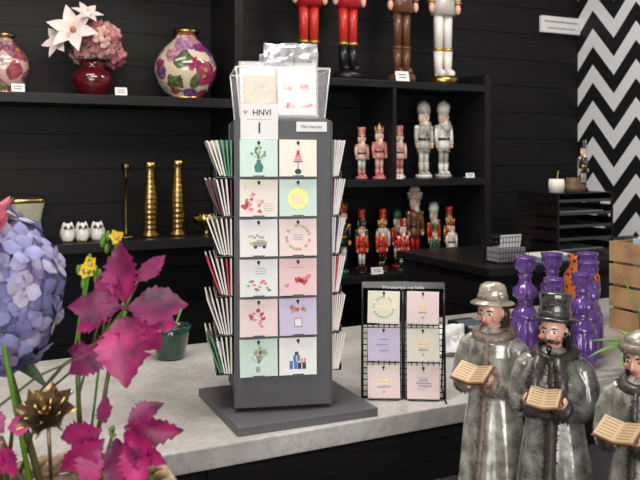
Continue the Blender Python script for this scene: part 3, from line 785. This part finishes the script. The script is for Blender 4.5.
b = B(); b.box((0, 0, 0), (.28, .02, .09), WHITE, bev=.004); b.box((0, -.011, -.02), (.2, .002, .006), GINK); b.box((0, -.011, .015), (.24, .002, .008), GINK)
b.obj('wall_sign', W(3.14, 3.286, 2.165), YAW)

# ------------------------------------------------------------------ porcelain carollers
G1 = glaze_mat('pewter_glaze', (.14, .13, .105), (.34, .33, .285), (.54, .525, .47))
G2 = glaze_mat('dark_pewter_glaze', (.08, .078, .068), (.22, .218, .195), (.44, .43, .39))
HB = glaze_mat('hat_bronze_glaze', (.18, .145, .105), (.36, .30, .22), (.54, .48, .39))
HK = glaze_mat('hat_black_glaze', (.006, .006, .006), (.02, .02, .02), (.06, .06, .055))
FURL = mat('fur_taupe', (.22, .16, .12), .5, coat=.3, var=.4, scale=200)
FURD = mat('fur_dark', (.05, .042, .038), .4, coat=.3, var=.4, scale=200)
HAIRB = mat('hair_brown', (.05, .022, .012), .35, coat=.4); HAIRK = mat('hair_black', (.008, .007, .007), .3, coat=.5)
LIP = mat('painted_lip', (.42, .06, .05), .3); PAGE = mat('page_cream', (.48, .34, .19), .5, var=.15); COVER = mat('book_cover', (.10, .025, .015), .4)
def caroller(loc, rz, fig, scale=1):
    root = bpy.data.objects.new('caroller_figurine', None); bpy.context.scene.collection.objects.link(root)
    root.location = loc; root.rotation_euler = (0, 0, math.radians(rz)); root.scale = (scale,)*3
    G = {'a': G1, 'b': G2, 'c': G1}[fig]; FU = {'a': FURL, 'b': FURD, 'c': FURD}[fig]; HR = {'a': HAIRB, 'b': HAIRK, 'c': HAIRK}[fig]
    b = B()
    def folds(a, z, r): return r*(1+.09*math.sin(8*a+1)*max(0, 1-z/.17)+.035*math.sin(13*a)*max(0, 1-z/.17))
    prof = [(0, .004), (.050, .004), (.052, .012), (.049, .05), (.045, .09), (.039, .13), (.035, .16), (.035, .185), (.037, .205), (.033, .222), (.022, .234), (.014, .242), (0, .243)]
    b.lathe(prof, G, seg=64, fn=folds, sy=.82)
    hz = .178
    for s in (-1, 1):
        hx = s*.017
        b.tube([(s*.027, .002, .222), (s*.037, 0, .212), (s*.044, -.002, .19), (s*.045, -.008, .168), (s*.034, -.026, .163), (s*.022, -.042, .170), (hx*1.05, -.049, hz-.005)],
               [.012, .0155, .0155, .0155, .0145, .013, .012], G, seg=18)
    if fig == 'b':
        b.lathe([(0, .16), (.050, .160), (.049, .175), (.045, .2), (.034, .222), (.02, .236), (0, .238)], G, seg=64, sy=.85, fn=lambda a, z, r: r*(1+.04*math.sin(9*a)*max(0, (.22-z)/.06)))
    o = b.obj('coat', parent=root)
    md = o.modifiers.new('fuse', 'REMESH'); md.mode = 'VOXEL'; md.voxel_size = .0016; md.use_smooth_shade = True
    sm = o.modifiers.new('soft', 'SMOOTH'); sm.iterations = 3
    b = B(); b.lathe([(0, 0), (.054, 0), (.056, .004), (.052, .008), (0, .008)], G, seg=40, sy=.85); b.obj('plinth', parent=root)
    b = B()
    col = [(math.cos(a)*.022, math.sin(a)*.020+.001, .232+.006*math.sin(a)) for a in [i*2*PI/16 for i in range(17)]]
    b.tube(col, .0085, FU, seg=10); b.fur(col, .008, 700, FU, .006)
    for s in (-1, 1):
        c = [(s*.0225, -.0425, .170), (s*.0185, -.0475, .1735)]; b.tube(c, .0135, FU, seg=14); b.fur(c, .0128, 350, FU, .005)
    ys = lambda z, r: -.82*r-.002
    strip = [(.004, -.022, .228), (.005, ys(0, .037), .205), (.004, ys(0, .036), .17), (.003, ys(0, .041), .13), (.002, ys(0, .046), .09), (.0, ys(0, .050), .05), (-.002, ys(0, .052), .012)]
    rs = .004 if fig != 'b' else .008
    b.tube(strip, rs, FU, seg=8); b.fur(strip, rs, 700, FU, .005)
    if fig == 'b':
        hem = [(math.cos(a)*.050, math.sin(a)*.0425, .162) for a in [i*2*PI/24 for i in range(25)]]; b.tube(hem, .0065, FU, seg=8); b.fur(hem, .0065, 1400, FU, .006)
        for s in (-1, 1):
            q = [(s*.012, -.03, .232), (s*.018, -.040, .20), (s*.014, -.047, .165)]; b.tube(q, .008, FU, seg=8); b.fur(q, .008, 500, FU, .006)
    b.obj('fur_trim', parent=root)
    b = B(); bz = .186
    for s in (-1, 1):
        b.sph((s*.0185, -.0535, hz), (.0062, .0075, .0045), SKIN, RZ(0), 12, 8)
        for k in range(4):
            L = (.0085, .0095, .009, .0075)[k]; y = -.0500-.0032*k
            b.tube([(s*.0195, y, hz-.001), (s*.0245, y-.0008, hz+.002), (s*.0262, y-.001, hz+.002+L*.45), (s*.0235, y-.001, hz+.002+L)], [.0020, .0020, .0018, .0013], SKIN, seg=8)
        b.tube([(s*.0165, -.0495, hz+.001), (s*.0125, -.0525, hz+.0045), (s*.0095, -.0575, hz+.0065)], [.0024, .0021, .0014], SKIN, seg=8)
    b.obj('hands', parent=root)
    b = B(); MB = T(0, -.0575, bz-.002) @ RX(28)
    kx = .82 if fig == 'b' else 1
    for s in (-1, 1):
        MM = MB @ RY(-s*14)
        b.box((s*.0135*kx, 0, -.0005), (.027*kx, .036, .0012), COVER, MM, bev=.0004); b.box((s*.0128*kx, 0, .002), (.025*kx, .033, .0038), PAGE, MM, bev=.0012)
        for k in range(6): b.box((s*.0128*kx, -.012+.0048*k, .0041), (.018*kx, .0007, .0003), BROWN, MM)
    b.obj('open_songbook', parent=root)
    b = B(); hh = .047
    MH = T(0, -.006, .263) @ RX(8 if fig != 'b' else 3) @ RZ(-6 if fig == 'b' else 0)
    b.tube([(0, 0, .236), (0, -.003, .25)], [.011, .010], SKIN, seg=14)
    V = []; F = []; n1, n2 = 22, 28
    for i in range(n1+1):
        ph = PI*i/n1
        for j in range(n2):
            a = 2*PI*j/n2
            x = math.sin(ph)*math.cos(a); y = math.sin(ph)*math.sin(a); z = -math.cos(ph)
            X = x*hh*.37*(1-.30*max(0, -z)**1.3); Z = z*hh*.5; Yy = y*hh*.42
            if y < 0:
                Yy -= hh*.03*math.exp(-((z+.85)**2)/.03)*(-y) if z < -.4 else 0
                Yy += hh*.035*math.exp(-((abs(x)-.42)**2)/.03-((z-.08)**2)/.03)
                Yy -= hh*.05*math.exp(-(x**2)/.012-((z+.18)**2)/.06)
                Yy -= hh*.02*math.exp(-((abs(x)-.5)**2)/.04-((z+.28)**2)/.04)
            V.append((X, Yy, Z))
    for i in range(n1):
        for j in range(n2): k = (j+1) % n2; F.append((i*n2+j, i*n2+k, (i+1)*n2+k, (i+1)*n2+j))
    b.add(V, F, SKIN, MH, True)
    b.tube([(0, -hh*.40, hh*.08), (0, -hh*.47, -hh*.05), (0, -hh*.50, -hh*.10), (0, -hh*.43, -hh*.125)], [.0014, .0021, .0028, .0018], SKIN, MH, 10)
    for s in (-1, 1):
        b.sph((s*hh*.15, -hh*.352, hh*.04), (.0034, .0020, .0022), WGL, MH, 10, 6); b.sph((s*hh*.15, -hh*.393, hh*.036), (.0016, .0009, .0017), INK, MH, 8, 5)
        b.tube([(s*hh*.07, -hh*.40, hh*.125), (s*hh*.15, -hh*.395, hh*.15), (s*hh*.24, -hh*.33, hh*.12)], [.0010, .0012, .0005], HR, MH, 6)
        b.tube([(s*hh*.08, -hh*.37, hh*.075), (s*hh*.15, -hh*.385, hh*.092), (s*hh*.23, -hh*.33, hh*.07)], .0007, SKIN, MH, 6)
        b.sph((s*hh*.375, 0, 0), (.0022, .0042, .006), SKIN, MH, 10, 7)
        b.sph((s*hh*.22, -hh*.33, -hh*.12), (.005, .0022, .004), mat('rosy_cheek', (.68, .26, .19), .3, coat=.5), MH, 10, 6)
    b.tube([(-hh*.10, -hh*.405, -hh*.245), (0, -hh*.43, -hh*.235), (hh*.10, -hh*.405, -hh*.245)], [.0006, .0014, .0006], LIP, MH, 8)
    b.tube([(-hh*.08, -hh*.40, -hh*.275), (0, -hh*.425, -hh*.285), (hh*.08, -hh*.40, -hh*.275)], [.0006, .0014, .0006], LIP, MH, 8)
    b.sph((0, hh*.15, hh*.09), (hh*.39, hh*.38, hh*.46), HR, MH, 20, 12)
    for k in range(26):
        a = math.radians(0+180*k/25); x, y = math.cos(a)*hh*.40, math.sin(a)*hh*.42+.003
        L = {'a': .35, 'b': .5, 'c': .6}[fig]
        b.tube([(x*.95, y, hh*.15), (x*1.08, y*1.08, -hh*.1), (x*1.0, y*1.12, -hh*L), (x*1.1, y*1.2, -hh*(L+.08))], [.003, .0042, .0034, .001], HR, MH, 7)
    if fig == 'b':
        for s in (-1, 1):
            b.tube([(0, -hh*.45, -hh*.185), (s*hh*.12, -hh*.46, -hh*.20), (s*hh*.24, -hh*.40, -hh*.25), (s*hh*.30, -hh*.36, -hh*.2)], [.0018, .0026, .0018, .0006], HR, MH, 8)
            b.tube([(s*hh*.36, -hh*.08, -hh*.0), (s*hh*.34, -hh*.16, -hh*.22)], [.003, .002], HR, MH, 8)
        b.lathe([(.0001, 0), (.004, -.001), (.003, -.008), (0, -.014)], HR, MH @ T(0, -hh*.41, -hh*.34), 10)
    b.obj('head', parent=root)
    b = B()
    MT = MH @ T(0, hh*.10, hh*.27) @ RX(-10)
    if fig == 'a':
        b.lathe([(.0165, .000), (.028, -.003), (.030, -.002), (.029, .000), (.0205, .004), (.0200, .010), (.0190, .018), (.0165, .024), (.010, .0275), (0, .0285)], HB, MT, 40, fn=lambda a, z, r: r*(1+(.05*math.sin(2*a) if r > .025 else 0)))
        b.lathe([(.0208, .004), (.0216, .005), (.0212, .010), (.0200, .011)], FURL, MT, 32)
        b.sph((.018, -.010, .010), (.006, .005, .006), HB, MT, 10, 7)
    elif fig == 'b':
        b.lathe([(.016, .001), (.029, -.001), (.0310, .002), (.030, .004), (.021, .0035), (.0195, .006), (.0195, .018), (.021, .028), (.0225, .034), (.0215, .036), (0, .0365)], HK, MT, 40, fn=lambda a, z, r: r*(1+(.04*math.cos(2*a) if r > .025 else 0)))
        b.lathe([(.0200, .005), (.0208, .006), (.0206, .011), (.0198, .012)], FURD, MT, 32)
    else:
        b.sph((0, 0, .006), (.021, .022, .016), HB, MT, 22, 12); ring = [(math.cos(a)*.020, math.sin(a)*.021, .000) for a in [i*2*PI/16 for i in range(17)]]
        b.tube(ring, .006, FURL, MT, 8); b.fur(ring, .006, 500, FURL, .004, M=MT)
    b.obj('hat', parent=root)
    return root
caroller((.268, 1.235, .93), -40, 'a', 1.10)
caroller((.334, 1.140, .93), -28, 'b', 1.07)
caroller((.408, 1.010, .93), -48, 'c', 1.04)

# ------------------------------------------------------------------ foreground flowers
HYD = [mat('hydrangea_%d' % i, c, .6, var=.2, scale=60) for i, c in enumerate([(.19, .18, .38), (.26, .25, .46), (.36, .33, .50), (.13, .12, .28), (.46, .42, .56), (.25, .19, .36)])]
def silk_mat(name, c, c2):
    m, nt, p, tc, sp = raw(name)
    nz = nt.nodes.new('ShaderNodeTexNoise'); nz.inputs['Scale'].default_value = 38; nz.inputs['Detail'].default_value = 6
    nt.links.new(tc.outputs['Object'], nz.inputs['Vector'])
    nt.links.new(ramp(nt, nz.outputs['Fac'], [(.35, c2), (.5, c), (.7, tuple(min(1, x*1.5+.01) for x in c))]), p.inputs['Base Color'])
    p.inputs['Roughness'].default_value = .5
    bp = nt.nodes.new('ShaderNodeBump'); bp.inputs['Strength'].default_value = .5; bp.inputs['Distance'].default_value = .003
    nt.links.new(nz.outputs['Fac'], bp.inputs['Height']); nt.links.new(bp.outputs['Normal'], p.inputs['Normal'])
    return m
MAG = [silk_mat('magenta_silk_%d' % i, c, d) for i, (c, d) in enumerate([((.24, .008, .085), (.09, .004, .04)), ((.33, .012, .11), (.15, .005, .06)), ((.17, .006, .07), (.07, .004, .035)), ((.38, .02, .14), (.18, .006, .07))])]
TWIG = mat('twig_olive', (.10, .09, .03), .6)
YF = mat('yellow_petal', (.78, .55, .01), .5)
BG = mat('bud_green', (.10, .22, .02), .5)
b = B(); WK = mat('wicker', (.38, .26, .16), .6, var=.3, scale=120, bump=.4)
rb = .100; hb = .168
for j in range(15):
    z = .006+hb*j/15; rr = rb*(.78+.22*j/14)
    pts = [(math.cos(2*PI*i/72)*(rr+.003*(1 if (i//2+j) % 2 else -1)), math.sin(2*PI*i/72)*(rr+.003*(1 if (i//2+j) % 2 else -1)), z) for i in range(73)]
    b.tube(pts, .0058, WK, seg=6)
for i in range(18):
    a = 2*PI*(i*4+1)/72; b.tube([(math.cos(a)*rb*.78, math.sin(a)*rb*.78, 0), (math.cos(a)*rb, math.sin(a)*rb, hb)], .003, WK, seg=6)
for o in (0, PI/6):
    pts = [(math.cos(2*PI*i/72)*(rb+.005*math.cos(12*2*PI*i/72+o*6)), math.sin(2*PI*i/72)*(rb+.005*math.cos(12*2*PI*i/72+o*6)), hb+.004+.005*math.sin(12*2*PI*i/72+o*6)) for i in range(73)]
    b.tube(pts, .0055, WK, seg=8)
b.lathe([(0, 0), (rb*.78, 0), (rb*.78, .006), (0, .006)], WK); b.lathe([(0, .14), (rb*.9, .14), (rb*.9, .145), (0, .16)], mat('moss', (.06, .05, .02), .9, scale=150, var=.5))
basket = b.obj('flower_basket', (-.262, .845, .93))
BO = Vector((-.262, .845, .93))
def rel(x, y, z): return Vector((x, y, z)) - BO
b = B(); hc = rel(-.376, .90, 1.305)
b.sph(hc, .068, HYD[3], seg=20, n=12); floret_ball(b, hc, .080, HYD, 170, .0215, 1.08)
b.tube([rel(-.29, .86, 1.07), rel(-.34, .89, 1.2), hc], .004, TWIG)
for a in (0.2, 1.8, 3.5): b.leaf(hc+Vector((0, 0, -.07)), (math.cos(a), math.sin(a), -.3), (0, 0, 1), .08, .03, LEAFG, .3)
b.obj('hydrangea', parent=basket)
# magenta silk leaves: (base x,z) (tip x,z) half-width, depth of tip relative to base
def silk(b, L, y):
    for (x0, z0, x1, z1, wd, dy) in L:
        p0 = rel(x0, y+R.uniform(-.006, .006), z0); p1 = rel(x1, y+dy, z1); d = p1-p0
        nrm = Vector((R.uniform(-.6, .6), -1, R.uniform(-.2, .7)))
        b.leaf(p0, d, nrm, d.length, wd, R.choice(MAG), curl=R.uniform(-.05, .35), rag=.13, n=18, fold=R.uniform(.05, .5), pw=R.uniform(.8, 1.1))
b = B()
silk(b, [(-.208, 1.302, -.216, 1.368, .020, 0), (-.195, 1.325, -.168, 1.353, .010, .02), (-.204, 1.298, -.143, 1.306, .020, -.01), (-.200, 1.290, -.152, 1.276, .015, .02),
         (-.214, 1.304, -.252, 1.330, .014, .02), (-.212, 1.298, -.266, 1.302, .017, -.01), (-.209, 1.290, -.204, 1.225, .027, -.03), (-.205, 1.288, -.170, 1.248, .018, .01),
         (-.226, 1.258, -.264, 1.228, .016, -.01), (-.240, 1.250, -.272, 1.252, .010, 0), (-.225, 1.284, -.276, 1.276, .012, .02), (-.210, 1.310, -.238, 1.350, .010, .03),
         (-.212, 1.272, -.240, 1.238, .015, .01)], .85)
silk(b, [(-.205, 1.176, -.146, 1.168, .016, 0), (-.205, 1.170, -.160, 1.144, .018, -.02), (-.200, 1.182, -.165, 1.202, .011, .01), (-.225, 1.176, -.276, 1.160, .015, 0),
         (-.222, 1.168, -.262, 1.134, .016, -.02), (-.222, 1.182, -.230, 1.208, .010, .01), (-.212, 1.166, -.200, 1.118, .020, -.03), (-.195, 1.165, -.178, 1.122, .016, -.03), (-.235, 1.165, -.236, 1.118, .015, -.02)], .83)
silk(b, [(-.325, 1.176, -.300, 1.182, .010, 0), (-.330, 1.170, -.352, 1.196, .013, 0), (-.330, 1.162, -.312, 1.130, .012, -.01), (-.330, 1.164, -.370, 1.160, .014, 0), (-.335, 1.160, -.350, 1.115, .015, -.01)], .83)
for (x, y, z) in ((-.208, .843, 1.298), (-.214, .825, 1.176), (-.330, .82, 1.168)):
    for k in range(5): b.sph(rel(x, y, z)+Vector((R.uniform(-.006, .006), -.004, R.uniform(-.006, .006))), .0022, R.choice([BG, MAG[2]]), seg=8, n=5)
def branch(pts, r): b.tube([rel(*p) for p in pts], [r*(1-.5*i/(len(pts)-1)) for i in range(len(pts))], TWIG)
branch([(-.26, .85, 1.06), (-.235, .86, 1.18), (-.225, .86, 1.24), (-.208, .852, 1.296), (-.195, .855, 1.325)], .0030)
branch([(-.26, .85, 1.06), (-.225, .84, 1.14), (-.214, .83, 1.176)], .003); branch([(-.28, .85, 1.06), (-.32, .84, 1.13), (-.330, .83, 1.168)], .003)
branch([(-.34, .86, 1.08), (-.33, .86, 1.17), (-.275, .855, 1.235), (-.235, .85, 1.262), (-.208, .852, 1.296)], .0026)
branch([(-.34, .86, 1.08), (-.345, .85, 1.19), (-.30, .85, 1.225), (-.226, .85, 1.258)], .002)
branch([(-.25, .86, 1.08), (-.262, .87, 1.2), (-.24, .87, 1.28), (-.215, .86, 1.33)], .0018)
branch([(-.33, .87, 1.10), (-.30, .87, 1.20), (-.24, .87, 1.25), (-.225, .86, 1.284)], .0018)
b.obj('magenta_silk_leaves', parent=basket)
b = B()
for (x, z) in ((-.262, 1.330), (-.258, 1.338), (-.228, 1.368)):
    p = rel(x, .90, z)
    for k in range(5):
        a = k*PI/2.5+R.uniform(0, 1); b.leaf(p, (math.cos(a), -.5, math.sin(a)), (0, -1, 0), .010, .0045, YF, .1, n=5)
    b.sph(p+Vector((0, -.003, 0)), .003, GOLDI, seg=8, n=5); b.tube([rel(-.26, .87, 1.07), rel(x-.01, .89, z-.08), p], .0014, BG, seg=6)
    for k in range(5): b.sph(p+Vector((R.uniform(-.02, .012), 0, R.uniform(-.02, .012))), (.003, .003, .006), BG, seg=8, n=5)
b.obj('yellow_blossoms', parent=basket)
b = B(); p = rel(-.346, .84, 1.372); TP = mat('tulip_pink', (.72, .20, .26), .4)
for k in range(6):
    a = k*PI/3; b.leaf(p, (math.cos(a)*.45, math.sin(a)*.45, 1), (-math.cos(a), -math.sin(a), .3), .05, .017, TP, curl=.1, n=8, fold=.4, pw=.8)
b.tube([rel(-.30, .85, 1.07), rel(-.33, .84, 1.25), p], .003, BG); b.obj('tulip', parent=basket)
# bronze lotus ornament, tilted up towards the shopper
b = B(); BZ = mat('antique_bronze', (.20, .14, .08), .35, metal=.8, var=.4, scale=120)
MT = RX(38)
for ring, n, L, el, wd in ((0, 8, .033, .25, .012), (1, 7, .028, .8, .010), (2, 5, .020, 2.0, .008)):
    for k in range(n):
        a = 2*PI*k/n+ring*.4; b.leaf((0, 0, .004), (math.cos(a), math.sin(a), el), (0, 0, 1) if ring < 2 else (-math.cos(a), -math.sin(a), .2), L, wd, BZ, curl=-.2, n=8, fold=.3, M=MT)
        e = Vector((math.cos(a), math.sin(a), el)).normalized(); b.tube([(0, 0, .004), e*L*.5+Vector((0, 0, .003)), e*L*.98+Vector((0, 0, .006))], .0013, GOLD, MT, seg=6)
b.sph((0, 0, .012), .006, GOLD, MT); b.tube([(0, 0, 0), (0, .01, -.07)], .002, BZ)
b.obj('bronze_lotus_pick', rel(-.272, .80, 1.197), parent=basket)

# ------------------------------------------------------------------ lights
def area(name, loc, size, sy, e, col, target):
    l = bpy.data.lights.new(name, 'AREA'); l.shape = 'RECTANGLE'; l.size = size; l.size_y = sy; l.energy = e; l.color = col
    o = bpy.data.objects.new(name, l); bpy.context.scene.collection.objects.link(o); o.location = loc
    d = Vector(target)-Vector(loc); o.rotation_euler = d.to_track_quat('-Z', 'Y').to_euler(); return o
area('window_daylight', W(-.6, -1.9, 1.6), 2.4, 1.6, 88, (1, .975, .955), W(.5, 3, 1.2))
area('ceiling_light', W(.6, 1.3, 2.70), 1.2, .5, 34, (1, .96, .91), W(.6, 1.5, 0))
area('ceiling_light', W(.2, 2.3, 2.70), 1.0, .3, 12, (1, .93, .86), W(.3, 3.2, 1.2))
area('ceiling_light', W(2.2, 2.1, 2.70), 1.0, .3, 22, (1, .96, .92), W(2.5, 3.2, 1.2))
area('ceiling_light', W(-.9, .4, 2.70), .8, .8, 16, (1, .96, .9), W(0, 1.2, 1))
b = B()
for (u, v) in ((.6, 1.3), (.2, 2.3), (2.2, 2.1), (-.9, .4)): b.box((u, v, 2.735), (1.2, .5, .02), WHITE)
b.obj('ceiling_light_panels', rz=YAW)
w = bpy.data.worlds.new('world'); bpy.context.scene.world = w; w.use_nodes = True
w.node_tree.nodes['Background'].inputs[0].default_value = (.9, .95, 1, 1); w.node_tree.nodes['Background'].inputs[1].default_value = .3

# ------------------------------------------------------------------ camera
cam = bpy.data.cameras.new('camera'); co = bpy.data.objects.new('camera', cam); bpy.context.scene.collection.objects.link(co)
co.location = (0, 0, 1.46); co.rotation_euler = (PI/2, 0, 0)
cam.sensor_width = 36; cam.lens = 45; cam.shift_y = -85/640; cam.clip_start = .02
cam.dof.use_dof = True; cam.dof.focus_distance = 1.55; cam.dof.aperture_fstop = 11
bpy.context.scene.camera = co
